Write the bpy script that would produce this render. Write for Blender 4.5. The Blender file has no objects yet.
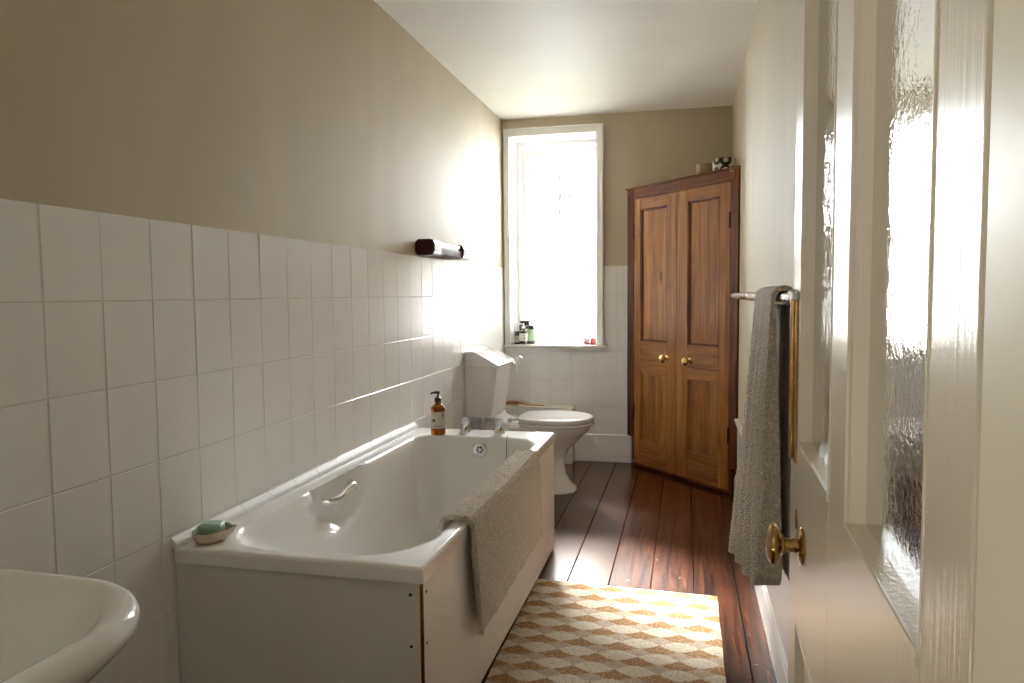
import bpy, bmesh, math, random
from mathutils import Vector, Matrix, noise
random.seed(7)
S = bpy.context.scene
COL = S.collection
PI = math.pi
cos, sin = math.cos, math.sin

# ------------------------------------------------------------------ camera
CAM = Vector((1.2653, -5.1322, 1.1766))
FPX, YAW, PITCH, ROLL = 737.66, -.2316, -.0636, -.0091
F = Vector((sin(YAW)*cos(PITCH), cos(YAW)*cos(PITCH), sin(PITCH)))
R = Vector((cos(YAW), -sin(YAW), 0)); U = R.cross(F)
R2 = R*cos(ROLL) + U*sin(ROLL); U2 = U*cos(ROLL) - R*sin(ROLL)
cd = bpy.data.cameras.new('camera'); cam = bpy.data.objects.new('camera', cd); COL.objects.link(cam)
cd.sensor_width = 36; cd.lens = FPX/1024*36; cd.clip_start = .02
M = Matrix((R2, U2, -F)).transposed().to_4x4(); M.translation = CAM
cam.matrix_world = M
S.camera = cam

# ------------------------------------------------------------------ world, sun, lamps, exposure
S.view_settings.view_transform = 'Standard'; S.view_settings.look = 'None'
S.view_settings.exposure = 0.5; S.view_settings.gamma = 1; S.view_settings.use_curve_mapping = False
w = bpy.data.worlds.new('sky'); S.world = w; w.use_nodes = True
w.node_tree.nodes['Background'].inputs[0].default_value = (.93, .965, 1, 1)
w.node_tree.nodes['Background'].inputs[1].default_value = 64
def light(name, kind, energy, color=(1, 1, 1), **kw):
    ld = bpy.data.lights.new(name, kind); ld.energy = energy; ld.color = color
    o = bpy.data.objects.new(name, ld); COL.objects.link(o)
    for k, v in kw.items(): setattr(ld, k, v)
    return o
sun = light('sun', 'SUN', 90, (1, .96, .91), angle=.2)
sun.rotation_euler = Vector((.34, -.95, -.80)).to_track_quat('-Z', 'Y').to_euler()
portal = light('window_portal', 'AREA', 1, shape='RECTANGLE', size=.60, size_y=1.46)
portal.data.cycles.is_portal = True
portal.location = (.357, .33, 1.55); portal.rotation_euler = (-PI/2, 0, 0)
hall = light('hall_window_light', 'AREA', 27, (1, .96, .86), shape='RECTANGLE', size=.8, size_y=1.2)
hall.location = (-.36, -6.0, 1.6); hall.rotation_euler = Vector((1, .9, -.05)).to_track_quat('-Z', 'Y').to_euler()
try:
    S.cycles.max_bounces = 18; S.cycles.diffuse_bounces = 14; S.cycles.transparent_max_bounces = 16
    S.cycles.sample_clamp_indirect = 10; S.cycles.use_denoising = True; S.cycles.blur_glossy = .6
except Exception: pass

# ------------------------------------------------------------------ materials
class NT:
    def __init__(s, name):
        s.m = bpy.data.materials.new(name); s.m.use_nodes = True; s.t = s.m.node_tree; s.N = s.t.nodes
        s.b = s.N['Principled BSDF']; s.out = s.N['Material Output']
    def n(s, typ, ins=None, **at):
        x = s.N.new(typ)
        for k, v in at.items(): setattr(x, k, v)
        for k, v in (ins or {}).items():
            if isinstance(v, bpy.types.NodeSocket): s.t.links.new(v, x.inputs[k])
            else: x.inputs[k].default_value = v
        return x
    def math(s, op, a, b=0, c=0):
        return s.n('ShaderNodeMath', {0: a, 1: b, 2: c}, operation=op).outputs[0]
    def set(s, k, v):
        if isinstance(v, bpy.types.NodeSocket): s.t.links.new(v, s.b.inputs[k])
        else: s.b.inputs[k].default_value = v
    def mix(s, f, a, b):
        x = s.n('ShaderNodeMix', data_type='RGBA')
        for i, v in ((0, f), (6, a), (7, b)):
            if isinstance(v, bpy.types.NodeSocket): s.t.links.new(v, x.inputs[i])
            else: x.inputs[i].default_value = v
        return x.outputs[2]
    def co(s, scale=(1, 1, 1), rot=(0, 0, 0)):
        tc = s.n('ShaderNodeTexCoord')
        mp = s.n('ShaderNodeMapping', {'Vector': tc.outputs['Object'], 'Scale': scale, 'Rotation': rot})
        return mp.outputs[0]
    def noise(s, vec, scale, detail=3, rough=.5, dist=0):
        return s.n('ShaderNodeTexNoise', {'Vector': vec, 'Scale': scale, 'Detail': detail, 'Roughness': rough, 'Distortion': dist}).outputs[0]
    def ramp(s, f, lo, hi):
        return s.n('ShaderNodeMapRange', {0: f, 1: lo, 2: hi, 3: 0.0, 4: 1.0}).outputs[0]
    def bump(s, h, strength=.3, dist=.01, normal=None):
        i = {'Height': h, 'Strength': strength, 'Distance': dist}
        if normal is not None: i['Normal'] = normal
        return s.n('ShaderNodeBump', i).outputs[0]
def c4(c): return (c[0], c[1], c[2], 1)
def simple(name, c, rough=.5, metal=0, var=0, vs=8, bs=0, bd=.002, bscale=60, coat=0, spec=.5, vscale=(1,1,1), croughness=.08):
    t = NT(name); t.set('Roughness', rough); t.set('Metallic', metal); t.set('Coat Weight', coat)
    t.set('Specular IOR Level', spec); t.set('Coat Roughness', croughness)
    if var:
        f = t.ramp(t.noise(t.co(vscale), vs, 4), .3, .7)
        t.set('Base Color', t.mix(f, c4([x*(1-var) for x in c]), c4([min(1, x*(1+var)) for x in c])))
    else: t.set('Base Color', c4(c))
    if bs: t.set('Normal', t.bump(t.noise(t.co(vscale), bscale, 3), bs, bd))
    return t.m
def wood(name, dark, light_, rough=.4, axis=2, scale=1.0, coat=.2):
    t = NT(name)
    sc = [14, 14, 14]; sc[axis] = .9
    v = t.co(sc)
    n1 = t.noise(v, 1.6*scale, 5, .6, 1.2)
    sc2 = [90, 90, 90]; sc2[axis] = 2.5
    n2 = t.noise(t.co(sc2), 1.5, 3, .6)
    n3 = t.noise(t.co((1, 1, 1)), 3.0, 2)
    f = t.math('ADD', t.math('MULTIPLY', n1, .75), t.math('MULTIPLY', n2, .35))
    f = t.ramp(f, .38, .72)
    col = t.mix(f, c4(dark), c4(light_))
    col = t.mix(t.math('MULTIPLY', t.ramp(n3, .45, .75), .45), col, c4([d*.6 for d in dark]))
    # knots
    vo = t.n('ShaderNodeTexVoronoi', {'Vector': t.co((7, 7, 2.2)), 'Scale': 1.0}).outputs['Distance']
    col = t.mix(t.n('ShaderNodeMapRange', {0: vo, 1: .06, 2: .13, 3: .8, 4: 0.0}).outputs[0], col, c4([d*.25 for d in dark]))
    t.set('Base Color', col); t.set('Roughness', rough); t.set('Coat Weight', coat); t.set('Specular IOR Level', .28); t.set('Coat Roughness', .2)
    t.set('Normal', t.bump(f, .25, .002))
    return t.m
MT = {}
PLASTER = (.53, .465, .345)
def plaster_mat():
    t = NT('olive_plaster_paint')
    v = t.co((1, 1, .35))
    big = t.noise(v, 2.2, 3, .5, .6); mid = t.noise(t.co((1, 1.5, .6)), 4, 3, .5, .4); fine = t.noise(t.co(), 120, 2)
    col = t.mix(t.ramp(big, .3, .7), c4([x*.94 for x in PLASTER]), c4([x*1.05 for x in PLASTER]))
    t.set('Base Color', col); t.set('Roughness', .68); t.set('Specular IOR Level', .35)
    n1 = t.bump(mid, .16, .010); n2 = t.bump(fine, .05, .002, n1)
    t.set('Normal', n2)
    return t.m
MT['plaster'] = plaster_mat()
MT['tile'] = simple('white_glazed_tile', (.88, .88, .875), .2, var=.02, vs=2, bs=.12, bd=.004, bscale=14)
MT['jointtile'] = simple('white_quadrant_tile', (.83, .82, .80), .45)
MT['grout'] = simple('pale_grout', (.72, .70, .66), .7)
MT['ceiling'] = simple('white_ceiling_paint', (.86, .85, .84), .62, var=.02, vs=3, bs=.25, bd=.006, bscale=22)
MT['paint'] = simple('cream_gloss_paint', (.82, .80, .75), .22, bs=.08, bd=.002, bscale=25)
MT['white_paint'] = simple('white_gloss_paint', (.90, .895, .885), .25, bs=.06, bd=.002, bscale=25)
def door_mat():
    t = NT('cream_gloss_door_paint')
    t.set('Base Color', c4((.52, .465, .365))); t.set('Roughness', .30)
    t.set('Coat Weight', .35); t.set('Coat Roughness', .035)
    streak = t.noise(t.co((30, 30, 1.2)), 6, 3, .6); wob = t.noise(t.co(), 9, 2)
    n = t.bump(streak, .8, .0006); n = t.bump(wob, .02, .003, n)
    t.set('Normal', n); t.t.links.new(n, t.b.inputs['Coat Normal'])
    return t.m
MT['door'] = door_mat()
MT['jamb'] = simple('cream_eggshell_paint', (.58, .54, .42), .4, bs=.12, bd=.003, bscale=30)
MT['acrylic'] = simple('white_acrylic', (.88, .875, .865), .13, coat=.3)
MT['ceramic'] = simple('white_ceramic', (.90, .90, .895), .08, coat=.5)
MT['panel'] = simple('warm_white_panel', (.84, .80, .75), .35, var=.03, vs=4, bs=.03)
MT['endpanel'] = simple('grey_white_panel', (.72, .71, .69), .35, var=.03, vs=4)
MT['chrome'] = simple('chrome', (.82, .82, .83), .16, 1)
MT['brass'] = simple('polished_brass', (.80, .56, .20), .16, 1, var=.1, vs=40)
MT['oldbrass'] = simple('aged_brass', (.45, .27, .09), .2, 1, var=.25, vs=30)
MT['iron'] = simple('black_iron', (.02, .015, .012), .5, .6)
MT['black'] = simple('black_plastic', (.012, .012, .012), .3)
MT['maroon'] = simple('maroon_bakelite', (.045, .007, .007), .3, spec=.3)
MT['label'] = simple('paper_label', (.62, .57, .50), .7)
MT['white_label'] = simple('white_label', (.75, .74, .72), .7)
MT['ink'] = simple('dark_ink', (.08, .07, .07), .8)
MT['soap'] = simple('green_soap', (.42, .60, .50), .35, var=.08, vs=30)
MT['dish'] = simple('cream_pottery', (.66, .56, .45), .3, var=.05, vs=20)
MT['dishin'] = simple('olive_glaze', (.30, .29, .14), .25)
MT['oak'] = wood('honey_oak', (.15, .048, .009), (.44, .18, .036), .42, coat=.08)
MT['oakh'] = wood('honey_oak_across', (.15, .048, .009), (.44, .18, .036), .42, axis=0, coat=.08)
MT['mahog'] = wood('dark_red_wood', (.035, .008, .002), (.20, .048, .011), .5, coat=.03)
MT['mahogh'] = wood('dark_red_wood_across', (.035, .008, .002), (.24, .062, .014), .5, axis=0, coat=.03)
MT['brushwood'] = wood('pale_brush_wood', (.35, .16, .06), (.55, .30, .14), .5, axis=0)
MT['bristle'] = simple('pale_bristle', (.6, .5, .35), .8)
MT['redcandle'] = simple('red_wax', (.42, .07, .07), .4)
MT['pinkcandle'] = simple('dusky_pink_wax', (.38, .16, .20), .4)
MT['tan'] = simple('tan_pottery', (.34, .25, .14), .6, var=.08, vs=20)
MT['conc'] = simple('dark_subfloor', (.012, .008, .006), .9)
def floor_mat():
    t = NT('stained_floorboards')
    tc = t.n('ShaderNodeTexCoord'); sep = t.n('ShaderNodeSeparateXYZ', {0: tc.outputs['Object']})
    idx = t.math('FLOOR', t.math('DIVIDE', t.math('SUBTRACT', sep.outputs[0], .63-.168*8), .168))
    rnd = t.n('ShaderNodeTexWhiteNoise', {'W': idx}, noise_dimensions='1D').outputs[0]
    shift = t.n('ShaderNodeCombineXYZ', {0: t.math('MULTIPLY', rnd, 13), 1: t.math('MULTIPLY', rnd, 31), 2: 0.0}).outputs[0]
    v = t.n('ShaderNodeVectorMath', {0: tc.outputs['Object'], 1: shift}, operation='ADD').outputs[0]
    mp = t.n('ShaderNodeMapping', {'Vector': v, 'Scale': (16, .9, 1)}).outputs[0]
    g = t.noise(mp, 1.6, 5, .62, 1.6)
    mp2 = t.n('ShaderNodeMapping', {'Vector': v, 'Scale': (120, 4, 1)}).outputs[0]
    g2 = t.noise(mp2, 1.2, 3)
    wear = t.noise(tc.outputs['Object'], 4.5, 6, .65, .5)
    f = t.ramp(t.math('ADD', t.math('MULTIPLY', g, .8), t.math('MULTIPLY', g2, .2)), .40, .68)
    col = t.mix(f, (.004, .0012, .0006, 1), (.16, .042, .013, 1))
    col = t.mix(t.math('MULTIPLY', t.ramp(wear, .40, .80), .30), col, (.10, .03, .012, 1))
    specks = t.noise(tc.outputs['Object'], 38, 4, .7); soft = t.noise(tc.outputs['Object'], 7, 2, .5)
    col = t.mix(t.ramp(specks, .66, .71), col, (.34, .27, .22, 1))
    t.set('Base Color', col)
    t.set('Roughness', .23)
    t.set('Coat Weight', .05); t.set('Coat Roughness', .2); t.set('Specular IOR Level', .4)
    n = t.bump(g2, .10, .0008); n = t.bump(soft, .15, .004, n)
    t.set('Normal', n); t.t.links.new(n, t.b.inputs['Coat Normal'])
    return t.m
MT['floor'] = floor_mat()
def rug_mat():
    t = NT('woven_rug')
    tc = t.n('ShaderNodeTexCoord')
    rot = t.n('ShaderNodeMapping', {'Vector': tc.outputs['Object'], 'Rotation': (0, 0, 0)}).outputs[0]
    wv = t.n('ShaderNodeTexNoise', {'Vector': rot, 'Scale': 160.0, 'Detail': 2.0})
    off = t.n('ShaderNodeVectorMath', {0: wv.outputs['Color'], 1: (.5, .5, .5)}, operation='SUBTRACT').outputs[0]
    off = t.n('ShaderNodeVectorMath', {0: off, 1: (.03, .012, 0)}, operation='MULTIPLY').outputs[0]
    p = t.n('ShaderNodeVectorMath', {0: rot, 1: off}, operation='ADD').outputs[0]
    sep = t.n('ShaderNodeSeparateXYZ', {0: p}); X, Y = sep.outputs[0], sep.outputs[1]
    P, Q = .0653, .094
    def lens(cx, cy):
        dx = t.math('POWER', t.math('ABSOLUTE', t.math('DIVIDE', t.math('WRAP', t.math('SUBTRACT', X, cx), P, -P), P)), .8)
        dy = t.math('ABSOLUTE', t.math('WRAP', t.math('SUBTRACT', Y, cy), Q, -Q))
        h = t.math('MULTIPLY', t.math('SUBTRACT', 1.0, t.math('MULTIPLY', dx, dx)), .0345)
        return t.math('LESS_THAN', dy, h)
    X0, Y0 = .664, -2.36
    brown = t.math('MAXIMUM', lens(X0, Y0), lens(X0+P, Y0-Q))
    cream = t.math('MAXIMUM', lens(X0, Y0-.063), lens(X0+P, Y0-Q-.063))
    mot = t.noise(tc.outputs['Object'], 210, 2, .7)
    base = t.mix(t.ramp(mot, .35, .65), (.37, .28, .20, 1), (.52, .43, .34, 1))
    bcol = t.mix(t.ramp(mot, .38, .62), (.24, .115, .035, 1), (.42, .25, .11, 1))
    ccol = t.mix(t.ramp(mot, .3, .7), (.54, .48, .37, 1), (.70, .65, .54, 1))
    col = t.mix(brown, base, bcol); col = t.mix(cream, col, ccol)
    fl = t.noise(tc.outputs['Object'], 95, 3, .8)
    col = t.mix(t.math('MULTIPLY', t.ramp(fl, .53, .60), .45), col, (.62, .55, .46, 1))
    col = t.mix(t.math('MULTIPLY', t.ramp(fl, .46, .38), .6), col, (.33, .22, .13, 1))
    t.set('Base Color', col); t.set('Roughness', .95); t.set('Specular IOR Level', .1)
    wave = t.n('ShaderNodeTexWave', {'Vector': tc.outputs['Object'], 'Scale': 55.0, 'Distortion': 1.5}, bands_direction='Y').outputs[1]
    n = t.bump(mot, .9, .004); n = t.bump(wave, .4, .002, n)
    t.set('Normal', n)
    return t.m
MT['rug'] = rug_mat()
def terry(name, c):
    t = NT(name)
    vo = t.n('ShaderNodeTexVoronoi', {'Vector': t.co(), 'Scale': 170.0}).outputs['Distance']
    n1 = t.noise(t.co(), 90, 3, .7)
    h = t.math('ADD', t.math('MULTIPLY', vo, .8), n1)
    t.set('Base Color', t.mix(t.ramp(h, .5, 1.0), c4([x*1.15 for x in c]), c4([x*.78 for x in c])))
    t.set('Roughness', .95); t.set('Specular IOR Level', .1); t.set('Sheen Weight', .3)
    t.set('Normal', t.bump(h, .9, .006))
    return t.m
MT['mat'] = terry('grey_beige_terry', (.74, .66, .57))
MT['towel'] = terry('taupe_terry', (.80, .73, .64))
def glassy(name, tint, rough=.02, bump=0, bscale=60, dif=0, fac_min=.0, difcol=(.5,.5,.5), ior=1.45):
    t = NT(name)
    tr = t.n('ShaderNodeBsdfTransparent', {'Color': c4(tint)})
    gl = t.n('ShaderNodeBsdfGlossy', {'Roughness': rough})
    fr = t.n('ShaderNodeFresnel', {'IOR': ior})
    if bump:
        b = t.bump(t.noise(t.co(), bscale, 3, .6), bump, .004)
        t.t.links.new(b, gl.inputs['Normal']); t.t.links.new(b, fr.inputs['Normal'])
    src = tr.outputs[0]
    if dif:
        df = t.n('ShaderNodeBsdfTranslucent', {'Color': c4(difcol)}); d2 = t.n('ShaderNodeBsdfDiffuse', {'Color': c4(difcol)})
        mm = t.n('ShaderNodeMixShader', {0: .5, 1: df.outputs[0], 2: d2.outputs[0]})
        src = t.n('ShaderNodeMixShader', {0: dif, 1: src, 2: mm.outputs[0]}).outputs[0]
    mx = t.n('ShaderNodeMixShader', {0: fr.outputs[0], 1: src, 2: gl.outputs[0]})
    t.t.links.new(mx.outputs[0], t.out.inputs[0])
    return t.m
MT['glass'] = glassy('clear_glass', (.97, .98, .98), .01)
MT['obscure'] = glassy('textured_obscure_glass', (.50, .54, .45), .05, .16, 85, dif=.30, difcol=(.22, .24, .19))
MT['amber'] = simple('amber_glass', (.32, .11, .015), .08, coat=.6)
t_ = NT('amber_glass_2'); t_.set('Base Color', c4((.50, .17, .03))); t_.set('Transmission Weight', .6); t_.set('Roughness', .05); t_.set('IOR', 1.3)
MT['amber'] = t_.m
MT['crystal'] = glassy('crystal', (.95, .96, .96), .05, .3, 90, dif=.6, difcol=(.93, .93, .93), ior=1.6)
MT['darkglass'] = simple('dark_jar_glass', (.03, .022, .02), .08, coat=.4)
MT['greenglass'] = simple('green_jar_label', (.36, .50, .34), .5)
def sheer(name, tr=.5, col=(.92, .91, .88)):
    t = NT(name)
    a = t.n('ShaderNodeBsdfTransparent', {'Color': (1, 1, 1, 1)}); b = t.n('ShaderNodeBsdfTranslucent', {'Color': c4(col)})
    d = t.n('ShaderNodeBsdfDiffuse', {'Color': c4(col)})
    m1 = t.n('ShaderNodeMixShader', {0: .35, 1: b.outputs[0], 2: d.outputs[0]})
    m2 = t.n('ShaderNodeMixShader', {0: tr, 1: m1.outputs[0], 2: a.outputs[0]})
    t.t.links.new(m2.outputs[0], t.out.inputs[0])
    return t.m
MT['sheer'] = sheer('sheer_voile', .12)
def spot_mat():
    t = NT('black_white_spotted_glaze')
    vo = t.n('ShaderNodeTexVoronoi', {'Vector': t.co(), 'Scale': 15.0, 'Randomness': .3}).outputs['Distance']
    ring = t.math('MULTIPLY', t.math('GREATER_THAN', vo, .30), t.math('LESS_THAN', vo, .52))
    t.set('Base Color', t.mix(ring, (.70, .64, .55, 1), (.01, .01, .01, 1))); t.set('Roughness', .3)
    return t.m
MT['spots'] = spot_mat()
MT['bark'] = simple('bark', (.2, .17, .15), .8)

# ------------------------------------------------------------------ mesh helpers
def BM(): return bmesh.new()
def box(bm, x0, x1, y0, y1, z0, z1, bev=0, seg=1, mi=0, X=None):
    b = bmesh.new(); bmesh.ops.create_cube(b, size=1)
    for v in b.verts:
        v.co = Vector(((x0+x1)/2+v.co.x*(x1-x0), (y0+y1)/2+v.co.y*(y1-y0), (z0+z1)/2+v.co.z*(z1-z0)))
    if bev: bmesh.ops.bevel(b, geom=list(b.edges), offset=bev, segments=seg, affect='EDGES', profile=.5)
    for f in b.faces: f.material_index = mi
    if X: b.transform(X)
    me = bpy.data.meshes.new('t'); b.to_mesh(me); bm.from_mesh(me); bpy.data.meshes.remove(me); b.free()
    return bm
def ringloft(bm, rings, cap0=True, cap1=True, closed=True, mi=0):
    vs = [[bm.verts.new(p) for p in r] for r in rings]
    n = len(rings[0]); m = n if closed else n-1
    for a, b in zip(vs, vs[1:]):
        for i in range(m):
            j = (i+1) % n
            f = bm.faces.new((a[i], a[j], b[j], b[i])); f.material_index = mi
    if cap0: bm.faces.new(vs[0][::-1]).material_index = mi
    if cap1: bm.faces.new(vs[-1]).material_index = mi
    return vs
def lathe(bm, prof, c=(0, 0, 0), seg=32, axis='z', mi=0, sx=1, sy=1):
    rings = []
    for r, h in prof:
        ring = []
        for i in range(seg):
            a = 2*PI*i/seg; u, v = r*cos(a)*sx, r*sin(a)*sy
            if axis == 'z': p = (u, v, h)
            elif axis == 'x': p = (h, u, v)
            else: p = (v, h, u)
            ring.append(Vector(p)+Vector(c))
        rings.append(ring)
    ringloft(bm, rings, mi=mi); return bm
def tube(bm, pts, r, seg=10, caps=True):
    pts = [Vector(p) for p in pts]; rings = []
    rr = r if isinstance(r, (list, tuple)) else [r]*len(pts)
    up = Vector((0, 0, 1))
    prev = None
    for i, p in enumerate(pts):
        d = (pts[min(i+1, len(pts)-1)]-pts[max(i-1, 0)]).normalized()
        if prev is None:
            a = d.cross(up)
            if a.length < .1: a = d.cross(Vector((1, 0, 0)))
            a.normalize()
        else:
            a = (prev - d*prev.dot(d)).normalized()
        prev = a; b = d.cross(a)
        rings.append([p+(a*cos(2*PI*k/seg)+b*sin(2*PI*k/seg))*rr[i] for k in range(seg)])
    ringloft(bm, rings, caps, caps); return bm
def rrect(x0, x1, y0, y1, rad, z, m=10, k=8):
    """rounded rectangle, ccw; rad for corners (x1y0, x1y1, x0y1, x0y0)"""
    if not isinstance(rad, (tuple, list)): rad = (rad,)*4
    C = [(x1-rad[0], y0+rad[0], -PI/2, rad[0]), (x1-rad[1], y1-rad[1], 0, rad[1]), (x0+rad[2], y1-rad[2], PI/2, rad[2]), (x0+rad[3], y0+rad[3], PI, rad[3])]
    P = []
    for i, (cx, cy, a0, r) in enumerate(C):
        arc = [Vector((cx+r*cos(a0+PI/2*j/m), cy+r*sin(a0+PI/2*j/m), z)) for j in range(m+1)]
        P += arc
        nx = C[(i+1) % 4]; q = Vector((nx[0]+nx[3]*cos(nx[2]), nx[1]+nx[3]*sin(nx[2]), z))
        for j in range(1, k): P.append(arc[-1].lerp(q, j/k))
    return P
def wpos(o):
    p = Vector((0, 0, 0))
    while o is not None: p += o.location; o = o.parent
    return p
def obj(name, bm, mats, parent=None, origin=None, smooth=True, angle=38, X=None, **props):
    if X is not None: bm.transform(X)
    if origin is None: origin = wpos(parent) if parent is not None else Vector((0, 0, 0))
    origin = Vector(origin)
    bmesh.ops.recalc_face_normals(bm, faces=bm.faces)
    bm.transform(Matrix.Translation(-origin))
    me = bpy.data.meshes.new(name); bm.to_mesh(me); bm.free()
    if not isinstance(mats, (list, tuple)): mats = [mats]
    for m in mats: me.materials.append(MT[m] if isinstance(m, str) else m)
    o = bpy.data.objects.new(name, me); COL.objects.link(o)
    if parent is not None: o.parent = parent; o.location = origin-wpos(parent)
    else: o.location = origin
    if smooth:
        me.polygons.foreach_set('use_smooth', [True]*len(me.polygons)); me.set_sharp_from_angle(angle=math.radians(angle))
        wn = o.modifiers.new('weighted_normal', 'WEIGHTED_NORMAL'); wn.keep_sharp = True; wn.weight = 80
    for k, v in props.items(): o[k] = v
    return o
def thing(name, label, cat, loc, group=None):
    o = bpy.data.objects.new(name, None); COL.objects.link(o); o.location = loc; o.empty_display_size = .05
    o['label'] = label; o['category'] = cat
    if group: o['group'] = group
    return o
def st(name, bm, mats, parent=None, **kw):
    o = obj(name, bm, mats, parent, **kw)
    if parent is None: o['kind'] = 'structure'
    return o
def frame(o, ax, ay):
    """matrix mapping local (s, t, z) to world: s along ax, t along ay"""
    ax = Vector(ax); ay = Vector(ay)
    Mx = Matrix((ax, ay, Vector((0, 0, 1)))).transposed().to_4x4(); Mx.translation = Vector(o); return Mx

# ------------------------------------------------------------------ room shell
W, H, YF = 1.5596, 2.4013, -4.75
TW, TH, ZT, TY0 = .1573, .198, 1.3673, -3.8943
# floor: individual boards in one mesh
bm = BM()
x = .63-.168*4
while x < W+.02:
    ends = [-6.9, -3.3-.9*random.random(), .0]
    if abs(x-.63) < .01: ends = [-6.9, -3.9, -.37, .0]
    for a, b in zip(ends, ends[1:]):
        box(bm, max(x, -.0)+.0016, min(x+.168, W)-.0016, a+.0012, b-.0012, -.025, 0, .0016)
    x += .168
st('floor', bm, 'floor')
bm = BM(); box(bm, -.1, W+.1, -6.95, .1, -.06, -.024); st('floor', bm, 'conc')
bm = BM(); box(bm, -.1, W+.1, YF-.2, .12, H, H+.08); st('ceiling', bm, 'ceiling')
bm = BM(); box(bm, -.12, -.004, YF-.2, .12, -.02, H+.02); st('wall_left', bm, 'plaster')
bm = BM(); box(bm, W, W+.12, YF-.2, .12, -.02, H+.02); st('wall_right', bm, 'plaster')
# back wall around the window
WX0, WX1, WZ0, WZ1 = .045, .665, .82, 2.285
bm = BM()
box(bm, -.01, WX0, .004, .36, -.02, H+.01); box(bm, WX1, W, .004, .36, -.02, H+.01)
box(bm, WX0, WX1, .004, .36, -.02, WZ0-.02); box(bm, WX0, WX1, .004, .36, WZ1, H+.01)
st('wall_back', bm, 'plaster', smooth=False)
# front wall with the doorway
DX0, DX1 = .60, 1.398
bm = BM()
box(bm, 0, DX0-.02, YF-.2, YF, 0, H); box(bm, DX1+.02, W, YF-.2, YF, 0, H); box(bm, DX0-.02, DX1+.02, YF-.2, YF, 2.05, H)
st('wall_front', bm, 'plaster', smooth=False)
bm = BM()
box(bm, DX1, DX1+.03, YF-.22, YF-.002, 0, 2.03, .003); box(bm, DX0-.03, DX0, YF-.22, YF-.002, 0, 2.03, .003)
box(bm, DX0-.03, DX1+.03, YF-.22, YF-.002, 2.03, 2.06, .003)
st('trim_1', bm, 'jamb')
# hall behind the camera
bm = BM(); box(bm, -.5, -.4, -6.95, YF-.2, 0, 2.6); st('wall_hall_left', bm, 'plaster')
bm = BM(); box(bm, 2.1, 2.2, -6.95, YF-.2, 0, 2.6); st('wall_hall_right', bm, 'plaster')
bm = BM(); box(bm, -.5, 2.2, -7.05, -6.95, 0, 2.6); st('wall_hall_end', bm, 'plaster')
bm = BM(); box(bm, -.5, 0, YF-.3, YF-.2, 0, 2.6); box(bm, W, 2.2, YF-.3, YF-.2, 0, 2.6); box(bm, 0, W, YF-.3, YF-.2, H-.05, 2.6); st('wall_hall_front', bm, 'plaster')
bm = BM(); box(bm, -.5, 2.2, -7.05, YF-.2, 2.5, 2.6); st('ceiling', bm, 'ceiling')
bm = BM(); box(bm, -.5, 0, -7.05, YF-.2, -.06, 0); box(bm, W, 2.2, -7.05, YF-.2, -.06, 0); st('floor', bm, 'floor')

# tiles
def tilt_box(bm, lo, hi, face_axis, bev=.0014):
    b = bmesh.new(); bmesh.ops.create_cube(b, size=1)
    for v in b.verts: v.co = Vector([(lo[i]+hi[i])/2+v.co[i]*(hi[i]-lo[i]) for i in range(3)])
    bmesh.ops.bevel(b, geom=list(b.edges), offset=bev, segments=1, affect='EDGES')
    c = Vector([(lo[i]+hi[i])/2 for i in range(3)])
    ra, rb = random.gauss(0, .0035), random.gauss(0, .0035)
    b.transform(Matrix.Translation(c) @ Matrix.Rotation(ra, 4, 'Z') @ Matrix.Rotation(rb, 4, 'Y' if face_axis == 0 else 'X') @ Matrix.Translation(-c))
    me = bpy.data.meshes.new('t'); b.to_mesh(me); bm.from_mesh(me); bpy.data.meshes.remove(me); b.free()
bm = BM()
g = .0009
k0 = math.floor((YF-TY0)/TW); 
for i in range(k0, 25):
    ya, yb = TY0+i*TW, TY0+(i+1)*TW
    ya, yb = max(ya, YF), min(yb, -.001)
    if yb-ya < .02: continue
    for k in range(7):
        z1 = ZT-k*TH; z0 = max(z1-TH, 0)
        if z1 < .02: continue
        tilt_box(bm, (-.0105, ya+g, z0+g), (-.0008+random.random()*.0008, yb-g, z1-(g if k else 0)), 0)
for f in bm.faces: f.material_index = 0
box(bm, -.0105, -.0022, YF, .0, 0, ZT-.001, mi=1)
st('trim_2', bm, ['tile', 'grout'], smooth=False)
bm = BM()
bx = [0.012+TW*i for i in range(7)]
for i in range(6):
    xa, xb = bx[i], min(bx[i+1], .905)
    for k in range(7):
        z1 = ZT-k*TH; z0 = max(z1-TH, 0)
        if z1 < .02: continue
        parts = [(xa, xb, z0, z1)]
        out = []
        for a, b, c_, d in parts:   # cut around window casing and sill
            if b > .011 and a < .712:
                if d > .80:
                    if a >= .712: out.append((a, b, c_, d))
                    else:
                        if b > .72: out.append((.712, b, c_, d))
                        if c_ < .79: out.append((a, min(b, .712), c_, .80))
                else: out.append((a, b, c_, d))
            else: out.append((a, b, c_, d))
        for a, b, c_, d in out:
            if b-a > .01 and d-c_ > .01: tilt_box(bm, (a+g, .0008-random.random()*.0008, c_+g), (b-g, .0105, d-(g if k else 0)), 1)
box(bm, 0, .905, .0022, .0105, 0, .80, mi=1); box(bm, .712, .905, .0022, .0105, .8, ZT-.001, mi=1)
st('trim_3', bm, ['tile', 'grout'], smooth=False)

# skirtings
def skirt(bm, pts_len, X, h=.193, th=.022):
    prof = [(0, 0), (th, 0), (th, h-.035), (th-.004, h-.03), (th-.004, h-.018), (th-.012, h-.004), (th-.014, h), (0, h)]
    ringloft(bm, [[X @ Vector((0, a, b)) for a, b in prof], [X @ Vector((pts_len, a, b)) for a, b in prof]])
bm = BM()
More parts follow.
